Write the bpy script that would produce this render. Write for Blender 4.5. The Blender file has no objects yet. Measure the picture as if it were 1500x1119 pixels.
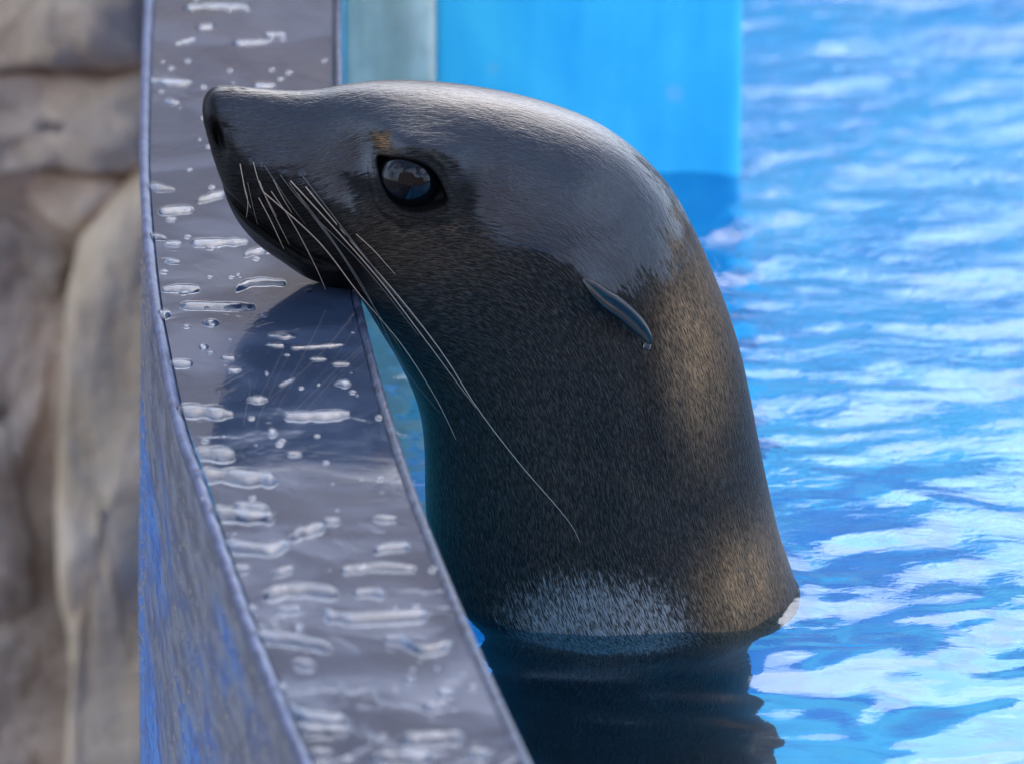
import bpy, math, random
import numpy as np
from mathutils import Vector, Matrix
random.seed(7); rng = np.random.default_rng(7)
S = bpy.context.scene
COL = S.collection
R_ = math.radians

# ------------------------------------------------------------------ camera
W0, H0 = 1500.0, 1119.0
PITCH = 0.28
FPX = 12500.0                      # focal length in photograph pixels
PX = 0.64 / 1500.0                 # metres per pixel where the sea lion stands
DIST = FPX * PX
CAM = np.array([0.0, -DIST * math.cos(PITCH), DIST * math.sin(PITCH)])
FWD = np.array([0.0, math.cos(PITCH), -math.sin(PITCH)])
UPV = np.array([0.0, math.sin(PITCH), math.cos(PITCH)])

cd = bpy.data.cameras.new('camera'); cam = bpy.data.objects.new('camera', cd); COL.objects.link(cam)
cam.location = CAM
cam.rotation_euler = (math.pi / 2 - PITCH, 0, 0)
cd.sensor_width = 36.0; cd.lens = FPX / W0 * 36.0
cd.clip_start = 0.1; cd.clip_end = 3000
cd.dof.use_dof = True; cd.dof.focus_distance = DIST - 0.055; cd.dof.aperture_fstop = 10.0
S.camera = cam

# ------------------------------------------------------------------ sky and sun
SUN_ELEV, SUN_ROT = 50.0, 14.0    # degrees; rotation clockwise from +Y
wd = bpy.data.worlds.new('World'); S.world = wd; wd.use_nodes = True
nt = wd.node_tree; nt.nodes.clear()
sky = nt.nodes.new('ShaderNodeTexSky'); sky.sky_type = 'NISHITA'; sky.sun_disc = False
sky.sun_elevation = R_(SUN_ELEV); sky.sun_rotation = R_(SUN_ROT)
sky.air_density = 1.0; sky.dust_density = 1.6; sky.ozone_density = 1.0
bg = nt.nodes.new('ShaderNodeBackground'); bg.inputs['Strength'].default_value = 0.15
wo = nt.nodes.new('ShaderNodeOutputWorld')
# broken white cloud over the blue
tc = nt.nodes.new('ShaderNodeTexCoord'); cn = nt.nodes.new('ShaderNodeTexNoise'); nt.links.new(tc.outputs['Generated'], cn.inputs['Vector'])
cn.inputs['Scale'].default_value = 2.6; cn.inputs['Detail'].default_value = 6; cn.inputs['Roughness'].default_value = 0.55; cn.inputs['Distortion'].default_value = 0.4
cr = nt.nodes.new('ShaderNodeMapRange'); cr.interpolation_type = 'SMOOTHSTEP'; nt.links.new(cn.outputs[0], cr.inputs[0])
cr.inputs[1].default_value = 0.42; cr.inputs[2].default_value = 0.60; cr.inputs[4].default_value = 0.85
cm = nt.nodes.new('ShaderNodeMix'); cm.data_type = 'RGBA'; sx = nt.nodes.new('ShaderNodeSeparateXYZ'); nt.links.new(tc.outputs['Generated'], sx.inputs[0])
ce = nt.nodes.new('ShaderNodeMapRange'); ce.interpolation_type = 'SMOOTHSTEP'; nt.links.new(sx.outputs[2], ce.inputs[0])   # clouds pile up towards the horizon
ce.inputs[1].default_value = 0.55; ce.inputs[2].default_value = 0.9; ce.inputs[3].default_value = 1.0; ce.inputs[4].default_value = 0.08
cx = nt.nodes.new('ShaderNodeMath'); cx.operation = 'MULTIPLY'; nt.links.new(cr.outputs[0], cx.inputs[0]); nt.links.new(ce.outputs[0], cx.inputs[1])
nt.links.new(cx.outputs[0], cm.inputs[0]); nt.links.new(sky.outputs[0], cm.inputs[6])
cm.inputs[7].default_value = (6.2, 7.7, 10.4, 1)
nt.links.new(cm.outputs[2], bg.inputs[0]); nt.links.new(bg.outputs[0], wo.inputs[0])

sl = bpy.data.lights.new('sun', 'SUN'); sl.energy = 0.5; sl.angle = R_(55); sl.color = (1.0, 0.95, 0.88)
so = bpy.data.objects.new('sun', sl); COL.objects.link(so)
az = R_(SUN_ROT); el = R_(SUN_ELEV)
to_sun = Vector((math.sin(az) * math.cos(el), math.cos(az) * math.cos(el), math.sin(el)))
so.rotation_euler = to_sun.to_track_quat('Z', 'Y').to_euler(); so.location = to_sun * 20

S.view_settings.view_transform = 'Standard'; S.view_settings.look = 'None'
S.view_settings.gamma = 1.0; S.view_settings.use_curve_mapping = False
S.view_settings.exposure = 1.35
S.render.engine = 'CYCLES'
S.cycles.max_bounces = 10; S.cycles.transparent_max_bounces = 12
S.cycles.sample_clamp_indirect = 8.0
S.cycles.use_denoising = True

# ------------------------------------------------------------------ helpers
def ray(px, py):
    return FWD * FPX + np.array([1.0, 0, 0]) * (px - W0 / 2) + UPV * (H0 / 2 - py)
def at_y(px, py, y):
    r = ray(px, py); return CAM + r * ((y - CAM[1]) / r[1])
def at_z(px, py, z):
    r = ray(px, py); return CAM + r * ((z - CAM[2]) / r[2])

_perm = np.random.default_rng(3).permutation(512)
_grad = np.random.default_rng(4).normal(size=(512, 3)); _grad /= np.linalg.norm(_grad, axis=1)[:, None]
def perlin(x, y, z=0.0):
    x, y, z = np.broadcast_arrays(np.asarray(x, float), np.asarray(y, float), np.asarray(z, float))
    xi, yi, zi = np.floor(x).astype(int), np.floor(y).astype(int), np.floor(z).astype(int)
    xf, yf, zf = x - xi, y - yi, z - zi
    fade = lambda t: t * t * t * (t * (t * 6 - 15) + 10)
    u, v, w = fade(xf), fade(yf), fade(zf)
    out = 0.0
    for dx in (0, 1):
        for dy in (0, 1):
            for dz in (0, 1):
                h = _perm[(_perm[(_perm[(xi + dx) % 512] + yi + dy) % 512] + zi + dz) % 512]
                g = _grad[h]
                d = g[..., 0] * (xf - dx) + g[..., 1] * (yf - dy) + g[..., 2] * (zf - dz)
                out = out + d * (u if dx else 1 - u) * (v if dy else 1 - v) * (w if dz else 1 - w)
    return out
def fbm(x, y, z=0.0, o=4, g=0.5):
    s = 0; a = 1.0; k = 1.0
    for i in range(o):
        s = s + a * perlin(np.asarray(x) * k + 17.3 * i, np.asarray(y) * k + 5.1 * i, np.asarray(z) * k); a *= g; k *= 2.03
    return s

def spline(pts, n, closed=False):
    """Catmull-Rom through pts, n samples."""
    P = np.asarray(pts, float); m = len(P)
    t = np.linspace(0, m if closed else m - 1, n, endpoint=not closed)
    i = np.clip(np.floor(t).astype(int), 0, (m - 1) if closed else m - 2); f = (t - i)[:, None]
    if closed:
        p0, p1, p2, p3 = P[(i - 1) % m], P[i % m], P[(i + 1) % m], P[(i + 2) % m]
    else:
        p0, p1, p2, p3 = P[np.clip(i - 1, 0, m - 1)], P[i], P[i + 1], P[np.clip(i + 2, 0, m - 1)]
    return 0.5 * (2 * p1 + (p2 - p0) * f + (2 * p0 - 5 * p1 + 4 * p2 - p3) * f ** 2 + (3 * p1 - p0 - 3 * p2 + p3) * f ** 3)

def poly_sd(x, y, poly):
    """signed distance to polygon, positive inside."""
    P = np.asarray(poly, float); x = np.asarray(x, float); y = np.asarray(y, float)
    d = np.full(x.shape, 1e9); ins = np.zeros(x.shape, bool)
    for a, b in zip(P, np.roll(P, -1, 0)):
        e = b - a; l = (e ** 2).sum()
        t = np.clip(((x - a[0]) * e[0] + (y - a[1]) * e[1]) / l, 0, 1)
        d = np.minimum(d, np.hypot(x - a[0] - t * e[0], y - a[1] - t * e[1]))
        c = ((a[1] > y) != (b[1] > y)) & (x < (b[0] - a[0]) * (y - a[1]) / (b[1] - a[1] + 1e-12) + a[0])
        ins ^= c
    return np.where(ins, d, -d)
def line_d(x, y, pts):
    P = np.asarray(pts, float); d = np.full(np.shape(x), 1e9)
    for a, b in zip(P[:-1], P[1:]):
        e = b - a; l = (e ** 2).sum()
        t = np.clip(((x - a[0]) * e[0] + (y - a[1]) * e[1]) / l, 0, 1)
        d = np.minimum(d, np.hypot(x - a[0] - t * e[0], y - a[1] - t * e[1]))
    return d
sstep = lambda a, b, x: (lambda t: t * t * (3 - 2 * t))(np.clip((x - a) / (b - a), 0, 1))

def mesh_obj(name, verts, faces, mat=None, parent=None, smooth=True, uvs=None, attrs=None):
    me = bpy.data.meshes.new(name)
    me.from_pydata([tuple(map(float, v)) for v in verts], [], [tuple(map(int, f)) for f in faces])
    if smooth: me.polygons.foreach_set('use_smooth', [True] * len(me.polygons))
    if uvs:
        idx = np.empty(len(me.loops), dtype=np.int32); me.loops.foreach_get('vertex_index', idx)
        for un, uv in uvs.items():
            l = me.uv_layers.new(name=un); l.data.foreach_set('uv', np.asarray(uv, np.float32)[idx].ravel())
    if attrs:
        for an, av in attrs.items():
            a = me.attributes.new(an, 'FLOAT', 'POINT'); a.data.foreach_set('value', np.asarray(av, np.float32))
    if mat: me.materials.append(mat)
    me.update()
    o = bpy.data.objects.new(name, me); COL.objects.link(o)
    if parent: o.parent = parent
    return o
def grid_faces(n, m, wrap=False):
    i = np.arange(n - 1)[:, None]; j = np.arange(m if wrap else m - 1)[None, :]
    a = i * m + j; b = i * m + (j + 1) % m; c = (i + 1) * m + (j + 1) % m; d = (i + 1) * m + j
    return np.stack(np.broadcast_arrays(a, b, c, d), -1).reshape(-1, 4)
def empty(name, loc=(0, 0, 0)):
    o = bpy.data.objects.new(name, None); COL.objects.link(o); o.location = loc; o.empty_display_size = 0.05; return o
def tag(o, label=None, cat=None, group=None, kind=None):
    if label: o['label'] = label
    if cat: o['category'] = cat
    if group: o['group'] = group
    if kind: o['kind'] = kind
    return o
def tube(path, rad, sides=8):
    """tapered tube along path; returns verts, faces"""
    P = np.asarray(path, float); n = len(P); rad = np.broadcast_to(rad, (n,))
    T = np.gradient(P, axis=0); T /= np.linalg.norm(T, axis=1)[:, None] + 1e-12
    ref = np.array([0.3, 0.5, 0.81]); 
    A = np.cross(T, ref); A /= np.linalg.norm(A, axis=1)[:, None]; B = np.cross(T, A)
    a = np.linspace(0, 2 * np.pi, sides, endpoint=False)
    V = P[:, None] + rad[:, None, None] * (np.cos(a)[None, :, None] * A[:, None] + np.sin(a)[None, :, None] * B[:, None])
    F = [tuple(f) for f in grid_faces(n, sides, True)]
    F.append(tuple(range(sides))[::-1]); F.append(tuple(range((n - 1) * sides, n * sides)))
    return V.reshape(-1, 3), F
def box(name, lo, hi, mat, parent=None, bev=0.006):
    import bmesh
    bm = bmesh.new(); bmesh.ops.create_cube(bm, size=1.0)
    for v in bm.verts:
        v.co = Vector([(lo[k] + hi[k]) / 2 + v.co[k] * (hi[k] - lo[k]) for k in range(3)])
    if bev: bmesh.ops.bevel(bm, geom=bm.edges[:], offset=bev, segments=3, affect='EDGES', profile=0.5)
    me = bpy.data.meshes.new(name); bm.to_mesh(me); bm.free(); me.materials.append(mat)
    o = bpy.data.objects.new(name, me); COL.objects.link(o)
    if parent: o.parent = parent
    return o

# ------------------------------------------------------------------ node helpers
class NT:
    def __init__(s, name):
        s.m = bpy.data.materials.new(name); s.m.use_nodes = True; s.t = s.m.node_tree; s.t.nodes.clear()
        s.out = s.t.nodes.new('ShaderNodeOutputMaterial')
    def n(s, ty, **kw):
        nd = s.t.nodes.new(ty)
        for k, v in kw.items():
            if k in nd.inputs.keys(): s.set(nd.inputs[k], v)
            else: setattr(nd, k, v)
        return nd
    def set(s, sock, v):
        if isinstance(v, bpy.types.NodeSocket): s.t.links.new(v, sock)
        elif isinstance(v, tuple) and len(v) == 3 and sock.type == 'RGBA': sock.default_value = (*v, 1)
        else: sock.default_value = v
    def math(s, op, a, b=0.0, c=0.0, clamp=False):
        nd = s.t.nodes.new('ShaderNodeMath'); nd.operation = op; nd.use_clamp = clamp
        for i, v in enumerate((a, b, c)): s.set(nd.inputs[i], v)
        return nd.outputs[0]
    def mix(s, f, a, b, blend='MIX'):
        nd = s.t.nodes.new('ShaderNodeMix'); nd.data_type = 'RGBA'; nd.blend_type = blend
        s.set(nd.inputs[0], f); s.set(nd.inputs[6], a); s.set(nd.inputs[7], b); return nd.outputs[2]
    def mapr(s, v, a, b, c=0.0, d=1.0, smooth=True):
        nd = s.t.nodes.new('ShaderNodeMapRange'); nd.interpolation_type = 'SMOOTHSTEP' if smooth else 'LINEAR'
        for i, x in enumerate((v, a, b, c, d)): s.set(nd.inputs[i], x)
        return nd.outputs[0]
    def vec(s, src, scale):
        nd = s.t.nodes.new('ShaderNodeVectorMath'); nd.operation = 'MULTIPLY'
        s.set(nd.inputs[0], src); nd.inputs[1].default_value = scale; return nd.outputs[0]
    def noise(s, v, scale=1.0, detail=3.0, rough=0.5, dist=0.0):
        nd = s.n('ShaderNodeTexNoise', Scale=scale, Detail=detail, Roughness=rough, Distortion=dist)
        s.set(nd.inputs['Vector'], v); return nd.outputs[0]
    def vor(s, v, scale=1.0, feature='F1', rnd=1.0):
        nd = s.t.nodes.new('ShaderNodeTexVoronoi'); nd.feature = feature
        s.set(nd.inputs['Vector'], v); nd.inputs['Scale'].default_value = scale; nd.inputs['Randomness'].default_value = rnd
        return nd.outputs[0]
    def attr(s, name):
        nd = s.t.nodes.new('ShaderNodeAttribute'); nd.attribute_name = name; return nd.outputs['Fac']
    def obj(s): return s.t.nodes.new('ShaderNodeTexCoord').outputs['Object']
    def pos(s): return s.t.nodes.new('ShaderNodeNewGeometry').outputs['Position']
    def uv(s, name):
        nd = s.t.nodes.new('ShaderNodeUVMap'); nd.uv_map = name; return nd.outputs[0]
    def bump(s, h, strength=0.5, dist=0.001, normal=None):
        nd = s.n('ShaderNodeBump', Strength=strength, Distance=dist); s.set(nd.inputs['Height'], h)
        if normal is not None: s.set(nd.inputs['Normal'], normal)
        return nd.outputs[0]
    def pbr(s, **kw):
        nd = s.t.nodes.new('ShaderNodeBsdfPrincipled')
        for k, v in kw.items(): s.set(nd.inputs[k.replace('_', ' ')], v)
        s.t.links.new(nd.outputs[0], s.out.inputs[0]); return nd

def simple(name, col, rough=0.6, **kw):
    t = NT(name); t.pbr(Base_Color=col, Roughness=rough, **kw); return t.m

# ---- materials
def mat_rock(name, dark, light, scale=6.0):
    t = NT(name); p = t.pos()
    n1 = t.noise(p, scale, 7, 0.62, 0.4); n2 = t.noise(p, scale * 6, 5, 0.6)
    n3 = t.noise(t.vec(p, (1, 1, 0.15)), scale * 1.6, 4, 0.55)
    c = t.mix(t.mapr(n1, 0.34, 0.66), dark, light)
    c = t.mix(t.mapr(n3, 0.55, 0.75, 0, 0.28), c, tuple(0.35 * x for x in dark))
    c = t.mix(t.mapr(n2, 0.45, 0.75, 0, 0.35), c, (0.42, 0.36, 0.30))
    h = t.math('ADD', t.math('MULTIPLY', n1, 0.6), t.math('MULTIPLY', n2, 0.4))
    t.pbr(Base_Color=c, Roughness=0.8, Normal=t.bump(h, 0.8, 0.03))
    return t.m
M_rock = mat_rock('artificial_rock', (0.36, 0.25, 0.165), (0.68, 0.51, 0.37))
M_cliff = mat_rock('cliff_rock', (0.34, 0.23, 0.165), (0.62, 0.45, 0.33))
M_rock_dark = mat_rock('dark_rock', (0.24, 0.18, 0.135), (0.58, 0.44, 0.33), 8)
M_rock_pale = mat_rock('pale_rock', (0.46, 0.33, 0.20), (0.72, 0.54, 0.37), 5)

t = NT('weathered_concrete'); p = t.pos()
n = t.noise(t.vec(p, (1, 1, 0.12)), 22, 5, 0.6); n2 = t.noise(p, 60, 4)
c = t.mix(t.mapr(n, 0.35, 0.65), (0.40, 0.38, 0.28), (0.66, 0.62, 0.48)); c = t.mix(t.mapr(n2, 0.4, 0.7, 0, 0.3), c, (0.3, 0.27, 0.22))
t.pbr(Base_Color=c, Roughness=0.7, Normal=t.bump(n2, 0.3, 0.004)); M_concrete = t.m

t = NT('cyan_pool_paint'); p = t.pos()
n = t.math('ADD', t.math('MULTIPLY', t.noise(p, 7, 5, 0.6, 0.5), 0.6), t.math('MULTIPLY', t.noise(t.vec(p, (1, 1, 0.1)), 30, 3), 0.4)); sp = t.vor(p, 14)
c = t.mix(t.mapr(n, 0.3, 0.7), (0.02, 0.46, 0.82), (0.09, 0.70, 0.90)); c = t.mix(t.mapr(sp, 0.13, 0.06, 0, 0.35), c, (0.35, 0.6, 0.75))
t.pbr(Base_Color=c, Roughness=0.35); M_cyan = t.m

t = NT('blue_pool_floor'); p = t.pos()
n = t.noise(t.vec(p, (1, 0.7, 1)), 6.5, 4, 0.5, 1.6)
c = t.mix(t.mapr(n, 0.35, 0.65), (0.012, 0.34, 0.74), (0.10, 0.72, 0.92))
t.pbr(Base_Color=c, Roughness=0.6); M_floor = t.m

t = NT('pool_water'); p = t.pos()
sy = t.n('ShaderNodeSeparateXYZ'); t.set(sy.inputs[0], p)
chop = t.mapr(t.math('ADD', sy.outputs[1], t.math('MULTIPLY', sy.outputs[0], 0.6)), -0.35, 1.5, 0.03, 1.0)      # the open water is choppier than the lee of the wall
h1 = t.math('MULTIPLY', t.noise(t.vec(p, (1, 1.7, 1)), 55, 3, 0.55, 0.6), chop)
b = t.bump(h1, 0.38, 0.006)
fr = t.n('ShaderNodeFresnel', IOR=1.33); t.set(fr.inputs['Normal'], b)
tr = t.n('ShaderNodeBsdfRefraction', Color=(0.70, 0.93, 1.0), IOR=1.33, Roughness=0.0); t.set(tr.inputs['Normal'], b)
gl = t.n('ShaderNodeBsdfGlossy', Roughness=0.02, Color=(1, 1, 1)); t.set(gl.inputs['Normal'], b)
mx = t.n('ShaderNodeMixShader'); t.set(mx.inputs[0], fr.outputs[0]); t.set(mx.inputs[1], tr.outputs[0]); t.set(mx.inputs[2], gl.outputs[0])
t.t.links.new(mx.outputs[0], t.out.inputs[0]); M_water = t.m

t = NT('clear_water_drop')
fr = t.n('ShaderNodeFresnel', IOR=1.33); tr = t.n('ShaderNodeBsdfTransparent', Color=(0.9, 0.94, 1.0)); gl = t.n('ShaderNodeBsdfGlossy', Roughness=0.02, Color=(1, 1, 1))
mx = t.n('ShaderNodeMixShader'); t.set(mx.inputs[0], fr.outputs[0]); t.set(mx.inputs[1], tr.outputs[0]); t.set(mx.inputs[2], gl.outputs[0])
t.t.links.new(mx.outputs[0], t.out.inputs[0]); M_drop = t.m

t = NT('wet_navy_ledge'); p = t.pos()
n = t.noise(p, 9, 4, 0.55, 1.2); nf = t.noise(p, 160, 3, 0.6)
sc = t.noise(t.vec(p, (600, 60, 60)), 1.0, 2, 0.5)
c = t.mix(t.mapr(n, 0.35, 0.65), (0.026, 0.040, 0.072), (0.046, 0.068, 0.118)); c = t.mix(t.mapr(sc, 0.66, 0.75, 0, 0.35), c, (0.10, 0.11, 0.15))
fm = t.noise(t.vec(p, (1.0, 0.55, 1)), 13, 4, 0.55, 0.9)
bb = t.bump(n, 0.3, 0.004); bb = t.bump(t.mapr(fm, 0.47, 0.55), 0.22, 0.0012, bb); bb = t.bump(nf, 0.08, 0.0006, bb)
t.pbr(Base_Color=c, Roughness=t.mapr(n, 0.4, 0.65, 0.06, 0.22), Normal=bb, IOR=1.5, Coat_Weight=0.8, Coat_Roughness=0.04, Coat_IOR=1.4); M_ledge = t.m

t = NT('blue_grey_lip'); p = t.pos(); n = t.noise(p, 60, 5, 0.6)
c = t.mix(t.mapr(n, 0.35, 0.65), (0.035, 0.05, 0.11), (0.09, 0.12, 0.22))
t.pbr(Base_Color=c, Roughness=0.3, Normal=t.bump(n, 0.3, 0.002)); M_lip = t.m

t = NT('navy_inner_rim'); p = t.pos(); n = t.noise(p, 90, 5, 0.65)
t.pbr(Base_Color=t.mix(t.mapr(n, 0.35, 0.65), (0.012, 0.017, 0.035), (0.05, 0.065, 0.12)), Roughness=0.3, Normal=t.bump(n, 0.6, 0.003)); M_rim = t.m

t = NT('speckled_blue_face'); p = t.pos()
q = t.vec(p, (1, 0.16, 1)); v = t.vor(q, 190); n = t.noise(q, 90, 5, 0.65); z = t.noise(q, 9, 4)
sz = t.n('ShaderNodeSeparateXYZ'); t.set(sz.inputs[0], p)
z = t.math('ADD', t.math('ADD', z, t.math('MULTIPLY', t.math('SUBTRACT', n, 0.5), 0.35)), t.math('MULTIPLY', t.math('ADD', sz.outputs[2], 0.03), 1.5))
c = t.mix(t.mapr(n, 0.4, 0.6), (0.015, 0.11, 0.40), (0.04, 0.24, 0.62))
c = t.mix(t.mapr(t.math('ADD', v, t.math('MULTIPLY', n, 0.5)), 0.62, 0.40), c, (0.07, 0.06, 0.085))
c = t.mix(t.mapr(z, 0.33, 0.50, 0, 0.9), c, t.mix(t.mapr(n, 0.4, 0.6), (0.09, 0.085, 0.095), (0.20, 0.19, 0.20)))
t.pbr(Base_Color=c, Roughness=0.3, Normal=t.bump(t.math('ADD', v, n), 0.5, 0.002)); M_face = t.m

t = NT('paving'); p = t.pos(); n = t.noise(p, 4, 6, 0.6)
t.pbr(Base_Color=t.mix(n, (0.14, 0.125, 0.11), (0.24, 0.22, 0.20)), Roughness=0.85); M_ground = t.m

# ------------------------------------------------------------------ levels
Z_LEDGE = at_y(480, 413, 0)[2]
Z_WATER = at_y(900, 864, 0)[2]
Z_GROUND = -1.0
Z_FLOOR = -0.95

# ------------------------------------------------------------------ ground
g = 600.0
tag(mesh_obj('ground', [(-g, -g, Z_GROUND), (g, -g, Z_GROUND), (g, g, Z_GROUND), (-g, g, Z_GROUND)], [(0, 1, 2, 3)], M_ground, smooth=False), kind='structure')

# ------------------------------------------------------------------ ledge (pool wall seen along its top)
EDGE_R = [(501, -25), (501, 60), (503, 140), (507, 230), (515, 330), (528, 430), (549, 520), (572, 600), (600, 690), (637, 790), (680, 895), (726, 1000), (781, 1119), (806, 1165)]
EDGE_L = [(212, -25), (208, 60), (205, 150), (204, 250), (210, 350), (217, 420), (229, 490), (252, 610), (283, 700), (318, 805), (357, 915), (397, 1015), (441, 1119), (463, 1165)]
NL = 240
er = np.array([at_z(x, y, Z_LEDGE) for x, y in spline(EDGE_R, NL)])
elw = np.array([at_z(x, y, Z_LEDGE) for x, y in spline(EDGE_L, NL)])
def extend(E):
    n = len(E)
    d0 = E[0] - E[6]; d0 /= np.linalg.norm(d0)
    d1 = E[-1] - E[-20]; d1 /= np.linalg.norm(d1)
    far = [E[0] + d0 * s for s in np.linspace(1.5, 0.02, 20)]
    near = [E[-1]]
    turn = -0.006
    for k in range(60):
        c, s = math.cos(turn), math.sin(turn); d1 = np.array([c * d1[0] - s * d1[1], s * d1[0] + c * d1[1], 0]); near.append(near[-1] + d1 * 0.03)
    return np.array(far + list(E) + near[1:])
ER, EL = extend(er), extend(elw)
n_l = len(ER)
wdir = (ER - EL); wlen = np.linalg.norm(wdir, axis=1)[:, None]; wdir = wdir / wlen
def strip(name, prof, mat, parent):
    """prof: list of (base 'L'/'R', offset across, z)"""
    cols = []
    for base, off, z in prof:
        q = (EL if base == 'L' else ER) + wdir * off; q = q.copy(); q[:, 2] = z; cols.append(q)
    V = np.stack(cols, 1).reshape(-1, 3)
    return mesh_obj(name, V, grid_faces(n_l, len(prof))[:, ::-1], mat, parent)
def arc(base, cx, cz, r, a0, a1, n=7):
    return [(base, cx + r * math.cos(a), cz + r * math.sin(a)) for a in np.linspace(a0, a1, n)]
wall = empty('pool_wall')
LR = 0.0034
strip('ledge_top', [('L', 0.0075, Z_LEDGE), ('L', 0.03, Z_LEDGE + 0.0003), ('R', -0.03, Z_LEDGE + 0.0003), ('R', -0.0065, Z_LEDGE)], M_ledge, wall)
strip('outer_lip', [('L', 0.0075, Z_LEDGE - 0.002)] + arc('L', LR, Z_LEDGE - LR + 0.0016, LR, math.pi / 2, math.pi * 1.1) + [('L', 0.002, Z_LEDGE - 0.012)], M_lip, wall)
strip('inner_lip', ([('R', -0.0065, Z_LEDGE - 0.002)] + arc('R', -LR * 0.9, Z_LEDGE - LR * 0.9 + 0.0012, LR * 0.9, math.pi / 2, -0.1) + [('R', -0.001, Z_LEDGE - 0.011)])[::-1], M_rim, wall)
strip('outer_face', [('L', 0.002, Z_LEDGE - 0.011), ('L', 0.001, Z_LEDGE - 0.05), ('L', -0.004, Z_LEDGE - 0.3), ('L', -0.006, Z_GROUND)], M_face, wall)
strip('inner_face', [('R', -0.001, Z_LEDGE - 0.010), ('R', -0.001, Z_LEDGE - 0.4), ('R', -0.001, Z_GROUND)][::-1], M_cyan, wall)
tag(wall, 'curved navy pool wall with wet shiny ledge under the sea lion chin', 'wall')

# ------------------------------------------------------------------ back of the pool
Y_BACK = at_z(860, 258, Z_WATER)[1]
xa, xb = at_y(634, 150, Y_BACK)[0], at_y(1086, 150, Y_BACK)[0]
bw = empty('back_wall', (0, Y_BACK, Z_GROUND))
o = box('painted_panel', (xa, 0, 0), (xb, 0.16, Z_LEDGE + 0.03 - Z_GROUND), M_cyan, bw, 0.008)
o = box('coping', (xa - 0.0, -0.012, Z_LEDGE + 0.032 - Z_GROUND), (xb + 0.01, 0.18, Z_LEDGE + 0.07 - Z_GROUND), M_lip, bw, 0.008)
tag(bw, 'bright cyan painted pool wall behind the sea lion head', 'wall')
yp = Y_BACK - 0.10
xp0, xp1 = at_y(503, 80, yp)[0], at_y(637, 80, yp)[0]
post = empty('concrete_post', ((xp0 + xp1) / 2, yp, Z_GROUND))
hw = (xp1 - xp0) / 2
box('shaft', (-hw, 0, 0), (hw, 0.12, Z_LEDGE + 0.10 - Z_GROUND), M_concrete, post, 0.006)
box('cap', (-hw - 0.008, -0.008, Z_LEDGE + 0.102 - Z_GROUND), (hw + 0.008, 0.128, Z_LEDGE + 0.14 - Z_GROUND), M_concrete, post, 0.006)
tag(post, 'pale weathered concrete post between the ledge and the cyan wall', 'post')

# pool floor and the far pool wall
X_MAX, Y_FAR, Y_NEAR = 3.2, 3.0, -2.4
fo = np.argsort(ER[:, 1]); fy = np.linspace(Y_NEAR, Y_FAR, 120); fxl = np.interp(fy, ER[fo, 1], ER[fo, 0]) - 0.02
FV = np.stack([np.stack([fxl, fy, fy * 0 + Z_FLOOR], -1), np.stack([fy * 0 + X_MAX, fy, fy * 0 + Z_FLOOR], -1)], 1).reshape(-1, 3)
tag(mesh_obj('pool_floor', FV, grid_faces(120, 2)[:, ::-1], M_floor, smooth=False), kind='structure')
fw = box('far_pool_wall', (-0.6, Y_FAR, Z_GROUND), (X_MAX, Y_FAR + 0.15, Z_LEDGE), M_cyan); tag(fw, 'blue far wall of the pool below the brown rocks', 'wall')
rw = box('side_pool_wall', (X_MAX, Y_NEAR, Z_GROUND), (X_MAX + 0.15, Y_FAR + 0.15, Z_LEDGE - 0.01), M_cyan); tag(rw, 'blue side wall of the pool at the right of the water', 'wall')

# water surface with real ripples
ys = np.concatenate([np.arange(Y_NEAR + 0.9, 1.9, 0.0075), np.linspace(1.9, Y_FAR, 60)])
xo = np.concatenate([np.arange(0, 0.95, 0.0075), 0.95 + np.linspace(0, 1, 60)[1:] ** 1.6 * (X_MAX - 0.95)])
order = np.argsort(ER[:, 1]); edge_x = np.interp(ys, ER[order, 1], ER[order, 0]) - 0.03
Xg = edge_x[:, None] + xo[None, :] / X_MAX * (X_MAX - edge_x[:, None]); Yg = np.repeat(ys[:, None], len(xo), 1)
def waves(x, y):
    h = np.zeros_like(x)
    wx = x + 0.05 * fbm(x / 0.22, y / 0.22, 3.3, 2); wy = y + 0.05 * fbm(x / 0.22, y / 0.22, 8.8, 2)
    h += 0.0075 * perlin(wx / 0.17, wy / 0.095, 0.93)
    h += 0.0050 * perlin(wx / 0.065, wy / 0.040, 2.5)
    h += 0.0024 * perlin(wx / 0.032, wy / 0.022, 4.5)
    return h
calm = np.exp(-(((Xg - 0.02) / 0.17) ** 2 + ((Yg + 0.35) / 0.38) ** 2))
Zg = Z_WATER + waves(Xg, Yg) * (1 - 0.6 * calm)
tag(mesh_obj('water', np.stack([Xg, Yg, Zg], -1).reshape(-1, 3), grid_faces(*Xg.shape), M_water), kind='structure')

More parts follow.
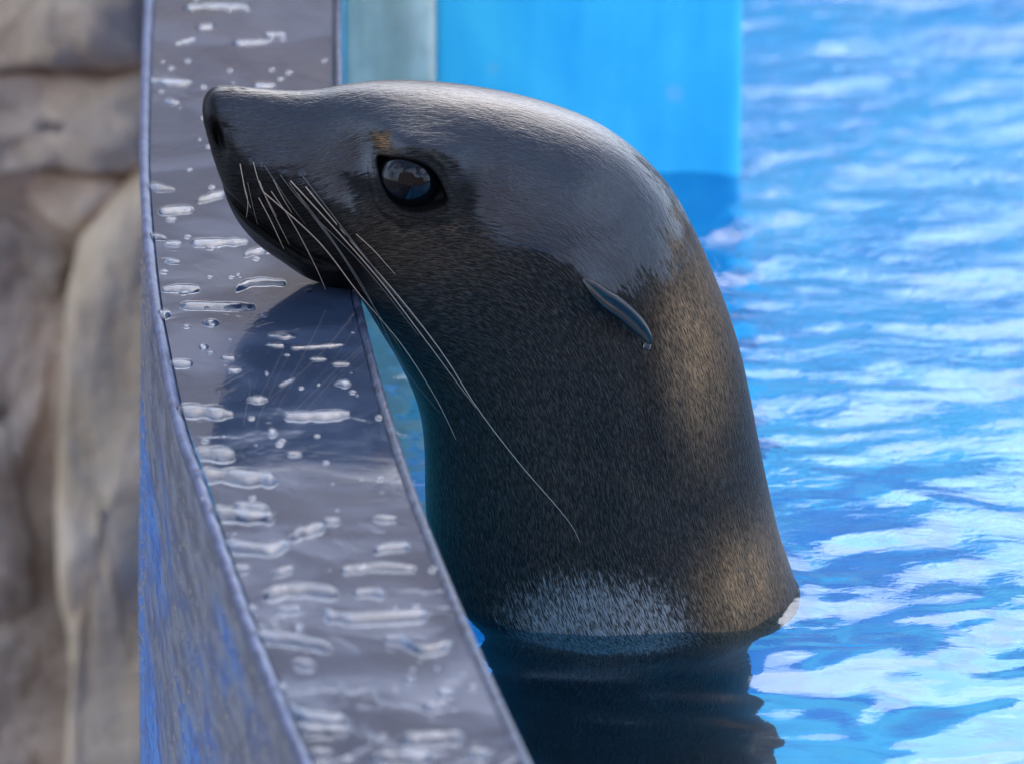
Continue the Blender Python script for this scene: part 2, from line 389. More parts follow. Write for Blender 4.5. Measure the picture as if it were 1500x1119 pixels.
# ------------------------------------------------------------------ rocks
def stone(name, poly, y0, thick, mat, parent, seed, rough=0.02):
    """a stone whose outline is given in photograph pixels, standing at depth y0; bulging front, skirt going back"""
    P = spline(poly, 72, True)
    P = P + 5.0 * np.stack([perlin(P[:, 0] / 40, P[:, 1] / 40, seed), perlin(P[:, 0] / 40, P[:, 1] / 40, seed + 9)], -1)
    c = P.mean(0); P = P + 3.0 * (P - c) / np.linalg.norm(P - c, axis=1)[:, None]; rings = [0.02, 0.15, 0.3, 0.45, 0.6, 0.72, 0.82, 0.9, 0.95, 0.985, 1.0]
    V = []
    for r in rings:
        for q in P:
            x, y = c + (q - c) * r
            b = at_y(x, y, y0)
            d = 0.5 * thick * (1 - r ** 14) + rough * 3.0 * float(fbm(b[0] / 0.12, b[2] / 0.12, seed, 4)) * (1 - r ** 10)
            V.append((b[0], y0 - d, b[2]))
    for q in P:
        b = at_y(q[0], q[1], y0); V.append((b[0], y0 + 0.15, b[2]))
    n = len(P); F = [tuple(f) for f in grid_faces(len(rings) + 1, n, True)]; F.append(tuple(range(n)))
    return mesh_obj(name, V, F, mat, parent)
YR = 1.75
rocks = empty('rock_wall', (0, 0, 0))
stone('stone', [(-160, -300), (40, -320), (230, -300), (236, -100), (215, 40), (225, 90), (120, 100), (20, 98), (-160, 110)], YR, 0.05, M_rock, rocks, 1.1)
stone('stone', [(-160, 108), (10, 104), (120, 106), (236, 96), (240, 170), (232, 238), (150, 246), (60, 240), (-160, 248)], YR + 0.02, 0.06, M_rock, rocks, 2.2)
stone('stone', [(-160, 256), (-20, 256), (80, 252), (185, 250), (160, 300), (116, 340), (60, 312), (0, 286), (-160, 275)], YR + 0.03, 0.05, M_rock, rocks, 3.3)
stone('stone', [(-160, 282), (-5, 293), (60, 322), (106, 352), (84, 420), (78, 520), (58, 620), (40, 720), (52, 850), (40, 900), (-60, 910), (-160, 900)], YR + 0.05, 0.05, M_rock_dark, rocks, 4.4)
stone('stone', [(-160, 908), (-20, 915), (48, 905), (64, 960), (54, 1040), (60, 1160), (60, 1320), (-160, 1320)], YR + 0.05, 0.05, M_rock_dark, rocks, 5.5)
stone('stone', [(192, 262), (236, 250), (240, 600), (238, 1000), (240, 1320), (110, 1320), (98, 1100), (104, 960), (86, 850), (84, 700), (92, 560), (100, 430), (124, 346)], YR, 0.05, M_rock_pale, rocks, 6.6, 0.012)
bk0, bk1 = at_y(-170, 1330, YR + 0.1), at_y(250, -320, YR + 0.1)
box('rock_core', (bk0[0], YR + 0.04, Z_GROUND), (bk1[0], YR + 0.4, bk1[2]), M_rock_dark, rocks, 0.01)
tag(rocks, 'weathered brown rock wall with dark cracks beside the ledge', 'rock wall')

def cliff(name, x0, x1, y, h, amp, seed, face=-1, nx=160, nz=50, fall=0.0, fx=None):
    fx = fx or (0.0, 0.9); xs = np.linspace(x0, x1, nx); zs = np.linspace(Z_GROUND, Z_GROUND + h, nz)
    X, Z = np.meshgrid(xs, zs, indexing='ij')
    d = amp * (fbm(X / 1.1, Z / 0.8, seed, 5, 0.55) + 0.5 * np.abs(perlin(X / 0.5, Z / 0.35, seed + 4)))
    top = 0.16 * h * fbm(xs / 1.3, xs * 0 + seed, 0.3, 4) + (fall * h * sstep(fx[0], fx[1], xs) if fall else 0)
    Z = Z_GROUND + (Z - Z_GROUND) * (1 + (top / h)[:, None])
    Y = y + face * d + 0.25 * (Z - Z_GROUND) * (-face) * 0.6
    F = grid_faces(nx, nz); F = F if face < 0 else F[:, ::-1]
    V = np.stack([X, Y, Z], -1).reshape(-1, 3)
    # back skirt so that the cliff has a body
    Vb = np.stack([X[:, -1], Y[:, -1] - face * 1.2, Z[:, -1] - 0.3], -1); Vc = np.stack([X[:, -1], Y[:, -1] - face * 1.6, X[:, -1] * 0 + Z_GROUND], -1)
    n0 = len(V); V = np.concatenate([V, Vb, Vc]); F = [tuple(f) for f in F]
    for i in range(nx - 1):
        a, b = i * nz + nz - 1, (i + 1) * nz + nz - 1
        F.append((a, b, n0 + i + 1, n0 + i)); F.append((n0 + i, n0 + i + 1, n0 + nx + i + 1, n0 + nx + i))
    return mesh_obj(name, V, F, M_cliff)
tag(cliff('rock_cliff', -5, 6, 3.9, 3.1, 0.35, 11.0, fall=-0.47), 'brown artificial rock cliff behind the far end of the pool', 'cliff')
tag(cliff('visitor_side_sky_blocker', -9, 9, -10.5, 8.5, 0.7, 21.0, face=1, fall=-0.5, fx=(0.5, 3.0)), 'unseen rock face standing in for a building behind the camera, shaped to block low sky', 'cliff')  # unseen stand-in for a building; height and slope shaped to darken eye reflections

# ------------------------------------------------------------------ SEA LION
# rings: (top/back outline point, chin/chest outline point, half width), in photograph pixels
RINGS = [
 ((300.5,163),(300.5,163),0.5), ((302,151),(302,178),15), ((306,143),(305,193),24), ((312,136.5),(310,212),32), ((321,131.5),(317,236),39),
 ((340,130.5),(326,261),47), ((365,133),(337,296),55), ((395,136),(354,328),62), ((430,138),(381,358),70), ((465,136.5),(414,381),79),
 ((500,131),(448,403),90), ((535,126.5),(482,414),103), ((570,125),(511,418),115), ((610,126),(529,434),126), ((650,129),(545,460),136),
 ((700,135.5),(561,487),144), ((760,147),(577,513),150), ((820,164),(591,540),155), ((870,184.5),(603,566),159), ((915,213),(612,592),163),
 ((955,249),(618,620),167), ((990,293),(621,650),171), ((1018,345),(622,682),176), ((1043,400),(622,712),181), ((1065,455),(623,742),186),
 ((1084,515),(626,775),191), ((1099,580),(632,806),197), ((1113,650),(641,838),204), ((1127,715),(652,868),214), ((1144,785),(664,900),228),
 ((1166,850),(682,935),234), ((1174,890),(692,970),238), ((1150,960),(702,1035),238), ((1115,1060),(710,1120),234), ((1100,1330),(716,1370),228),
 ((1150,1520),(725,1540),228), ((1150,1720),(745,1730),215), ((1145,1900),(775,1900),190), ((1130,2050),(820,2050),150), ((1110,2180),(870,2180),105), ((1085,2270),(920,2270),60), ((1010,2320),(990,2320),4)]
NT_, NA = 470, 336
rr = np.array([[*a, *b, w] for a, b, w in RINGS])
# parameter spacing: dense where the head is
kp = np.concatenate([np.linspace(0, 22, 330, endpoint=False), np.linspace(22, 31, 100, endpoint=False), np.linspace(31, len(rr) - 1, NT_ - 430)])
full = spline(rr, 4000); kk = np.linspace(0, len(rr) - 1, 4000)
ringv = np.stack([np.interp(kp, kk, full[:, c]) for c in range(5)], 1)
O_, I_, HWD = ringv[:, 0:2], ringv[:, 2:4], np.maximum(ringv[:, 4], 0.3)
phi = np.linspace(0, 2 * np.pi, NA, endpoint=False)
cu = np.cos(phi); su = np.sin(phi)
# section shape: 1 at outer, -1 at inner. muzzle sections are wider low, head sections wider mid
mid = (O_ + I_) / 2; half = (O_ - I_) / 2
PXg = mid[:, None, 0] + half[:, None, 0] * cu[None]; PYg = mid[:, None, 1] + half[:, None, 1] * cu[None]
side = np.sign(su)[None] * np.abs(su)[None] ** 0.92
muz = (sstep(2, 6, kp) * (1 - sstep(10, 14, kp)))[:, None]
shape = 1 + muz * (-0.20 * cu[None])                      # narrower bridge, fuller jowl
LAT = HWD[:, None] * side * shape
absl = np.abs(LAT); sg = np.sign(LAT)
facing = np.clip(np.abs(su)[None] * 1.6, 0, 1) + 0 * PXg
def gauss(cx, cy, sx, sy, rot=0.0):
    c, s = math.cos(rot), math.sin(rot); dx, dy = PXg - cx, PYg - cy
    return np.exp(-0.5 * (((dx * c + dy * s) / sx) ** 2 + ((-dx * s + dy * c) / sy) ** 2))
EYE_POLY = spline([(557,208),(574,206),(600,205.5),(622,211),(639,223),(650,240),(657,261),(640,270),(617,276),(594,273),(577,262),(566,246),(559,228)], 64, True)
eye_sd = poly_sd(PXg, PYg, EYE_POLY)
D = np.zeros_like(PXg)
D += 19 * gauss(385, 266, 38, 40, 0.7)                 # whisker pad
D += 5 * gauss(345, 235, 16, 26)
D += 13 * gauss(608, 187, 50, 15, 0.25)                 # brow
D += 7 * gauss(610, 245, 62, 52) - 0 
D += 6 * gauss(640, 300, 60, 22, 0.15)                 # cheek bone under the eye
D -= 13 * gauss(533, 218, 20, 32, 0.3)                  # hollow before the eye
D -= 8 * gauss(702, 250, 18, 40, 0.1)
ewob = eye_sd + 7 * fbm(PXg / 38, PYg / 38, 9.3, 2)
D += (4.5 + 5 * perlin(PXg / 45, PYg / 45, 4.4)) * (np.exp(-((ewob + 14) / 5) ** 2) - 0.7 * np.exp(-((ewob + 25) / 6) ** 2)) * sstep(520, 560, PXg) * sstep(185, 215, PYg)
D -= 17 * gauss(325, 193, 4.5, 15, -0.30)        # nostril
D += 4 * gauss(342, 190, 10, 20, -0.2)
D += 6 * gauss(312, 168, 12, 16)
mouth = line_d(PXg, PYg, [(322,262),(340,276),(372,304),(410,332),(452,356),(492,368)])
D -= 9.0 * np.exp(-(mouth / 4.5) ** 2) * sstep(505, 470, PXg)
D += 5 * np.exp(-((mouth - 12) / 8) ** 2) * sstep(505, 470, PXg)
D += 9 * gauss(858, 384, 26, 18, 0.6)                  # ear root
D -= 7 * gauss(890, 430, 26, 12, 0.75)
D += 16 * gauss(880, 930, 150, 55)                     # chest swells towards the water
D += 5 * fbm(PXg / 130, PYg / 130, 1.7, 3) * sstep(500, 700, PXg)
fold = np.sin((PXg + 0.1 * PYg) / 30 + 3 * fbm(PXg / 200, PYg / 200, 6.1, 2))
D += 3.2 * fold * sstep(420, 640, PYg) * sstep(720, 860, PXg)
D -= 9 * gauss(938, 520, 13, 60, 0.05); D += 6 * gauss(978, 520, 22, 90)
for fx_, fy_ in [(430,245),(392,262),(452,252),(448,240),(470,300),(428,248),(402,260),(384,270),(357,225),(360,240),(376,222),(392,226),(405,244),(415,238),(500,305),(368,250),(440,262),(385,246),(412,270),(372,268),(398,285),(425,275)]:
    D += 3.0 * gauss(fx_, fy_, 4.0, 4.0) - 1.6 * gauss(fx_, fy_, 8.0, 8.0)   # whisker follicles
absl2 = absl + D * facing
# eye opening: lid rim then a pocket
rim = np.exp(-((eye_sd + 4.0) / 4.0) ** 2)
absl2 += 6.0 * rim * facing
absl2 -= 24 * sstep(-0.5, 5.0, eye_sd) * facing
LAT2 = sg * np.maximum(absl2, 0)
Y_SEAL = 0.0
def seal_pt(px, py, lat):
    """profile pixel + lateral pixels (positive = towards the photographer) to a place in the world"""
    b0 = at_y(750, 559.5, Y_SEAL)
    X = (np.asarray(px) - 750) * PX; Z = b0[2] + (559.5 - np.asarray(py)) * PX / math.cos(PITCH)
    return np.stack(np.broadcast_arrays(X, Y_SEAL - np.asarray(lat) * PX, Z), -1)
V = seal_pt(PXg, PYg, -LAT2 * -1)
# smooth flow coordinates: along the body and around it
sl_len = np.concatenate([[0], np.cumsum(np.linalg.norm(np.diff(mid, axis=0), axis=1))])
Ucoord = np.repeat(sl_len[:, None], NA, 1)
circ = (np.linalg.norm(half, axis=1) + HWD) / 2
ang = np.where(phi > np.pi, 2 * np.pi - phi, phi)
# absolute lengths so that the coat keeps its grain everywhere
ringpts = np.stack([PXg, PYg, LAT], -1)
seg = np.linalg.norm(np.diff(ringpts[:, :NA // 2 + 1], axis=1), axis=2)
vhalf = np.concatenate([np.zeros((len(kp), 1)), np.cumsum(seg, 1)], 1)
Vcoord = np.zeros_like(PXg); Vcoord[:, :NA // 2 + 1] = vhalf; Vcoord[:, NA // 2 + 1:] = vhalf[:, 1:NA // 2][:, ::-1]
arc_l = np.concatenate([np.zeros((1, NA)), np.cumsum(np.linalg.norm(np.diff(ringpts, axis=0), axis=2), 0)], 0)

WET = [(290,150),(312,120),(400,120),(560,108),(740,118),(885,172),(972,250),(1000,310),(990,362),(952,380),(900,392),(868,382),(838,352),(790,333),(735,314),(700,288),(692,262),(676,228),(650,200),(615,190),(580,196),(572,176),(546,180),(556,206),(556,228),(540,236),(505,232),(522,262),(526,286),(500,276),(450,252),(400,234),(345,208),(325,180),(306,168)]
wet = poly_sd(PXg, PYg, WET)
wet = wet / (1 + 3.5 * sstep(880, 975, PXg) + 1.5 * sstep(520, 470, PXg) + 1.0 * sstep(640, 700, PXg) * (1 - sstep(720, 780, PXg)))
brown = np.maximum(gauss(1015, 480, 32, 85, -0.15), 1.1 * gauss(1088, 815, 42, 52)) + 0.06 * gauss(760, 700, 160, 200) + 0.15 * gauss(625, 330, 85, 36)
brown = np.maximum(brown, 1.0 * gauss(566, 186, 14, 9)); brown = np.maximum(brown, 0.8*gauss(985, 330, 12, 30))
pale = 1.3 * gauss(878, 872, 95, 60) * sstep(945, 905, PYg)  # sky sheen on the flaring chest, painted in as a pale coat colour
MUZ = [(296,150),(316,158),(332,190),(346,214),(380,232),(430,256),(480,280),(520,325),(540,375),(532,425),(440,412),(366,360),(322,285)]
black = np.clip(0.9 * sstep(-14, 10, poly_sd(PXg, PYg, MUZ)) + gauss(335, 230, 20, 50, -0.25) + gauss(420, 340, 60, 45, 0.6) + np.exp(-np.clip(-eye_sd, 0, 99) / 9) + sstep(330, 308, PXg) + gauss(535, 247, 22, 9, 0.2) + gauss(690, 250, 10, 20), 0, 1)
t = NT('wet_sea_lion_coat')
fl = t.uv('flow')
a_wet, a_br, a_sheen, a_bk = t.attr('wet'), t.attr('brown'), t.attr('pale'), t.attr('black')
hair = t.noise(t.vec(fl, (1 / 12.0, 1 / 1.9, 1)), 1.0, 2.0, 0.6, 0.6)
hair2 = t.noise(t.vec(fl, (1 / 26.0, 1 / 5.0, 1)), 1.0, 3.0, 0.6, 0.8)
clump = t.noise(t.vec(fl, (1 / 70.0, 1 / 40.0, 1)), 1.0, 4.0, 0.6, 0.5)
jit = t.math('ADD', t.math('MULTIPLY', t.math('SUBTRACT', hair2, 0.5), 34.0), t.math('MULTIPLY', t.math('SUBTRACT', clump, 0.5), 24.0))
wetm = t.mapr(t.math('ADD', a_wet, jit), -5, 7)
base = t.mix(t.mapr(hair, 0.42, 0.74), (0.002, 0.0018, 0.0018), (0.042, 0.037, 0.034))
brn = t.mix(t.mapr(hair, 0.3, 0.7), (0.034, 0.020, 0.010), (0.36, 0.195, 0.088))
base = t.mix(t.math('MULTIPLY', a_br, t.mapr(clump, 0.3, 0.6, 0.6, 1.0), clamp=True), base, brn)
sheen_col = t.mix(t.mapr(hair, 0.35, 0.65), (0.03, 0.027, 0.025), (0.36, 0.33, 0.31))
pj = t.mapr(t.math('ADD', a_sheen, t.math('MULTIPLY', t.math('SUBTRACT', t.math('MULTIPLY', t.math('ADD', hair, hair2), 0.5), 0.5), 1.7)), 0.30, 0.85)
base = t.mix(t.math('MULTIPLY', pj, 0.62), base, sheen_col)
base = t.mix(wetm, base, t.mix(t.mapr(hair, 0.3, 0.7), (0.003, 0.004, 0.008), (0.010, 0.013, 0.024)))
base = t.mix(a_bk, base, (0.004, 0.0035, 0.0035))
h = t.math('ADD', t.math('MULTIPLY', hair, 0.5), t.math('MULTIPLY', hair2, 0.8))
bs = t.mapr(wetm, 0, 1, 0.8, 0.30)
bp = t.n('ShaderNodeBump', Distance=0.0016); t.set(bp.inputs['Strength'], bs); t.set(bp.inputs['Height'], h)
bp2 = t.bump(clump, 0.10, 0.01, bp.outputs[0])
rough = t.mapr(wetm, 0, 1, 0.48, 0.34)
t.pbr(Base_Color=base, Roughness=rough, Normal=bp2, IOR=1.5, Specular_IOR_Level=t.math('MULTIPLY', t.mapr(wetm, 0, 1, 0.15, 0.33), t.math('SUBTRACT', 1.0, t.math('MULTIPLY', a_bk, 0.6))), Coat_Weight=t.math('MAXIMUM', t.math('MULTIPLY', t.mapr(wetm, 0, 1, 0.03, 0.8), t.math('SUBTRACT', 1.0, t.math('MULTIPLY', a_bk, 0.8))), t.math('MULTIPLY', a_bk, 0.16)), Coat_Roughness=t.mapr(wetm, 0, 1, 0.24, 0.15), Coat_IOR=1.4, Coat_Normal=bp2)
M_coat = t.m

lion = empty('sea_lion', (0, 0, 0))
lion_loc = seal_pt(900, 888, 0.0)
lion.location = tuple(lion_loc)
V = V.reshape(-1, 3) - lion_loc
F = [tuple(f) for f in grid_faces(len(kp), NA, True)]
F.append(tuple(range(NA))[::-1]); F.append(tuple(range((len(kp) - 1) * NA, len(kp) * NA)))
flow = np.stack([arc_l, Vcoord * 1.0], -1).reshape(-1, 2)
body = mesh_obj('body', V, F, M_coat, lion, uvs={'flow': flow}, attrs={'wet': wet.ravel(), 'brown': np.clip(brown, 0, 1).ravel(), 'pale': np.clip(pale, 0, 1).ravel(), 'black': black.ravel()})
tag(lion, 'sea lion rising from the pool with its chin on the ledge', 'sea lion')

def surf_lat(px, py):
    """lateral distance of the coat surface at a profile pixel (camera side, without the eye pocket)"""
    s = (su > 0.05)[None] & np.ones_like(PXg, bool)
    d = np.where(s, (PXg - px) ** 2 + (PYg - py) ** 2, 1e12)
    i = np.unravel_index(np.argmin(d), d.shape); return (absl + D * facing)[i]
def P3(px, py, lat, sidee=1):
    return seal_pt(px, py, lat * sidee) - lion_loc

M_eye = simple('dark_wet_eye', (0.003, 0.003, 0.004), 0.03, Coat_Weight=1.0, Coat_Roughness=0.0, IOR=1.45)
t = NT('eye_iris'); t.pbr(Base_Color=(0.003, 0.003, 0.005), Roughness=0.02, IOR=1.33); M_eye = t.m
M_lid = simple('wet_black_skin', (0.006, 0.006, 0.007), 0.3, Coat_Weight=0.15, Coat_Roughness=0.12, Specular_IOR_Level=0.3)
M_ear = simple('wet_ear_skin', (0.008, 0.0075, 0.008), 0.3, Coat_Weight=0.35, Coat_Roughness=0.08)
M_whisk = simple('pale_whisker', (0.36, 0.27, 0.20), 0.35)
M_whisk_d = simple('dark_whisker', (0.10, 0.085, 0.08), 0.3)

eye_lat = surf_lat(604, 241)
for sd in (1, -1):
    rad = 48.0
    nu, nv = 40, 24
    u = np.linspace(0, 2 * np.pi, nu, endpoint=False); v = np.linspace(0.02, np.pi - 0.02, nv)
    vv, uu = np.meshgrid(v, u, indexing='ij')
    c0 = np.array([604.0, 241.0]); cl = eye_lat + 5.0 - rad * 0.86
    pts = P3(c0[0] + rad * np.sin(vv) * np.cos(uu), c0[1] + rad * 0.95 * np.sin(vv) * np.sin(uu), cl + rad * 0.86 * np.cos(vv), sd)
    Fe = [tuple(f) for f in grid_faces(nv, nu, True)]
    mesh_obj('eye', pts.reshape(-1, 3), Fe, M_eye, lion)
    # lids: a fleshy ring round the opening
    ring = spline([(553,203),(575,202),(601,201.5),(624,207),(642,220),(654,238),(662,263),(643,274),(618,280),(592,277),(573,266),(561,249),(555,230)], 72, True)
    lat = np.array([surf_lat(x, y) for x, y in ring]) ; lat = (np.roll(lat, 1) + lat + np.roll(lat, -1)) / 3 - 1.0
    path = np.concatenate([P3(ring[:, 0], ring[:, 1], lat, sd)] * 1); 
    n = len(path); T = np.roll(path, -1, 0) - np.roll(path, 1, 0); T /= np.linalg.norm(T, axis=1)[:, None]
    Nn = np.array([0, -1.0 * sd, 0]); A = np.cross(T, Nn); A /= np.linalg.norm(A, axis=1)[:, None]; B = np.cross(A, T)
    aa = np.linspace(0, 2 * np.pi, 10, endpoint=False); rx, rz = 4.2 * PX, 2.4 * PX
    Vr = path[:, None] + np.cos(aa)[None, :, None] * A[:, None] * rx + np.sin(aa)[None, :, None] * B[:, None] * rz
    i = np.arange(n)[:, None]; j = np.arange(10)[None]
    Fr = np.stack(np.broadcast_arrays(i * 10 + j, i * 10 + (j + 1) % 10, ((i + 1) % n) * 10 + (j + 1) % 10, ((i + 1) % n) * 10 + j), -1).reshape(-1, 4)
    mesh_obj('eyelid', Vr.reshape(-1, 3), Fr, M_lid, lion)
    # ear flap: a furled, pointed leaf
    sp = spline([(852,366),(868,379),(886,394),(906,408),(926,426),(942,444),(951,459)], 28)
    wid = np.interp(np.linspace(0, 1, 28), [0, .15, .4, .7, .9, 1], [3, 14, 22, 19, 11, 1.5])
    base_l = np.array([surf_lat(x, y) for x, y in sp]); out = np.interp(np.linspace(0, 1, 28), [0, .2, .5, 1], [-2, 7, 15, 20])
    Tn = np.gradient(sp, axis=0); Tn /= np.linalg.norm(Tn, axis=1)[:, None]; Nr = np.stack([-Tn[:, 1], Tn[:, 0]], 1)
    aa = np.linspace(0, 2 * np.pi, 14, endpoint=False); Ve = []
    bl = np.convolve(np.pad(base_l, 3, mode='edge'), np.ones(7) / 7, 'valid')
    for k in range(28):
        for a in aa:
            cx = math.cos(a) * wid[k] * 0.62; cy = math.sin(a) * wid[k] * 0.75
            fur = -7.0 * max(0, 1 - abs(math.cos(a)) * 1.6) * (1 if math.sin(a) > 0 else 0) * (wid[k] / 13)
            q = sp[k] + Nr[k] * cx; Ve.append(P3(q[0], q[1], bl[k] + out[k] + cy * 0.7 + fur, sd))
    Fe = [tuple(f) for f in grid_faces(28, 14, True)] + [tuple(range(14))[::-1], tuple(range(27 * 14, 28 * 14))]
    mesh_obj('ear', np.array(Ve), Fe, M_ear, lion)
    # whiskers: (root, way points..., thickness, dark?)
    WK = [([(430,245),(500,316),(560,380),(620,455),(660,505),(698,552)], 1.5, 0), ([(392,262),(470,330),(530,405),(590,475),(640,550),(669,605)], 1.5, 0),
          ([(452,252),(520,330),(585,400),(650,480),(700,553),(760,625),(815,683),(838,710),(848,730)], 1.35, 0), ([(448,240),(500,300),(560,370),(620,440)], 1.2, 1),
          ([(470,300),(520,345),(570,400),(615,455)], 1.2, 1), ([(428,248),(460,290),(500,340),(545,410),(590,480)], 1.2, 1),
          ([(402,260),(430,300),(455,345),(470,375),(480,398)], 1.0, 0), ([(384,270),(400,300),(412,325),(420,342)], 1.1, 0),
          ([(357,225),(362,250),(368,275),(366,298)], 1.2, 0), ([(360,240),(365,265),(372,285)], 1.2, 0), ([(376,222),(385,250),(396,270),(410,295)], 1.0, 0),
          ([(392,226),(410,250),(428,275),(452,306)], 1.0, 1), ([(405,244),(418,268),(432,290)], 1.1, 0), ([(415,238),(440,268),(470,300),(510,352)], 1.1, 1),
          ([(525,315),(550,336),(568,354),(582,368)], 1.2, 0), ([(500,305),(540,350),(575,395)], 0.9, 1), ([(368,250),(376,285),(382,308)], 0.9, 1),
          ([(440,262),(490,325),(540,400),(590,500),(645,570)], 1.0, 1), ([(540,430),(560,465),(572,488)], 0.9, 1), ([(385,246),(398,276),(428,335)], 1.0, 0)]
    for pts_, th, dk in WK:
        n = 26; c = spline(pts_, n); f = np.linspace(0, 1, n)
        l0 = np.array([surf_lat(x, y) for x, y in c]); ln = np.linalg.norm(c[-1] - c[0])
        lift = l0[0] - 2 + (np.maximum.accumulate(l0 - l0[0])) + 2.0 + f * min(26, ln * 0.09)
        lift = np.convolve(np.pad(lift, 4, mode='edge'), np.ones(9) / 9, 'valid')
        Vw, Fw = tube(P3(c[:, 0], c[:, 1], lift, sd), 0.64 * th * PX * (1 - 0.72 * f ** 1.5), 6)
        mesh_obj('whisker', Vw, Fw, M_whisk_d if dk else M_whisk, lion)

# the water climbs a little where it wets the coat
wob = bpy.data.objects['water']; Vl = V + lion_loc
ringz = Vl[np.abs(Vl[:, 2] - Z_WATER) < 0.002][:, :2]
near = (np.abs(Xg - 0.05) < 0.22) & (np.abs(Yg) < 0.2)
dd = np.full(Xg.shape, 9.0); qs = np.stack([Xg[near], Yg[near]], -1)
dd[near] = np.concatenate([np.sqrt(((c[:, None] - ringz[None]) ** 2).sum(-1)).min(1) for c in np.array_split(qs, 40)])
Zg = Zg + 0.0012 * np.exp(-(dd / 0.006)) + 0.0005 * np.cos(dd / 0.0055) * np.exp(-dd / 0.03)
wob.data.vertices.foreach_set('co', np.stack([Xg, Yg, Zg], -1).astype(np.float32).ravel()); wob.data.update()

# ------------------------------------------------------------------ water drops on the ledge
def drop_mesh(pts, hw, height, zoff=0.0004):
    """a bead lying on the ledge; centre line and half thickness in photograph pixels"""
    P = np.asarray(pts, float)
    if len(P) == 1: P = np.array([P[0] - (hw * 1.2, 0), P[0] + (hw * 1.2, 0)])
    n, m = 26, 13
    C_ = spline(P, n) if len(P) > 2 else P[0] + (P[1] - P[0]) * np.linspace(0, 1, n)[:, None]
    L = np.linalg.norm(np.diff(C_, axis=0), axis=1).sum() + 1e-6
    s = 0.5 - 0.5 * np.cos(np.linspace(0, np.pi, n)); C_ = np.stack([np.interp(s, np.linspace(0, 1, n), C_[:, k]) for k in (0, 1)], 1)
    e = min(0.5, 4.2 * hw / L)
    prof = np.sqrt(np.clip(1 - np.clip(1 - np.minimum(s, 1 - s) / e, 0, 1) ** 2, 0, 1))
    prof = prof * (1 + 0.75 * perlin(C_[:, 0] / 17, C_[:, 1] / 9, 2.2)) + 0.02
    rows = []
    for k in range(n):
        for v in np.linspace(-1, 1, m):
            vv = math.sin(v * math.pi / 2)
            q = at_z(C_[k, 0], C_[k, 1] + vv * hw * prof[k], Z_LEDGE)
            z = zoff + height * max(0.0, 1 - vv * vv) * min(1, prof[k])
            rows.append((q[0], q[1], Z_LEDGE + z))
    V = np.array(rows); c = V.mean(0); c[2] = Z_LEDGE
    return V - c, grid_faces(n, m), c
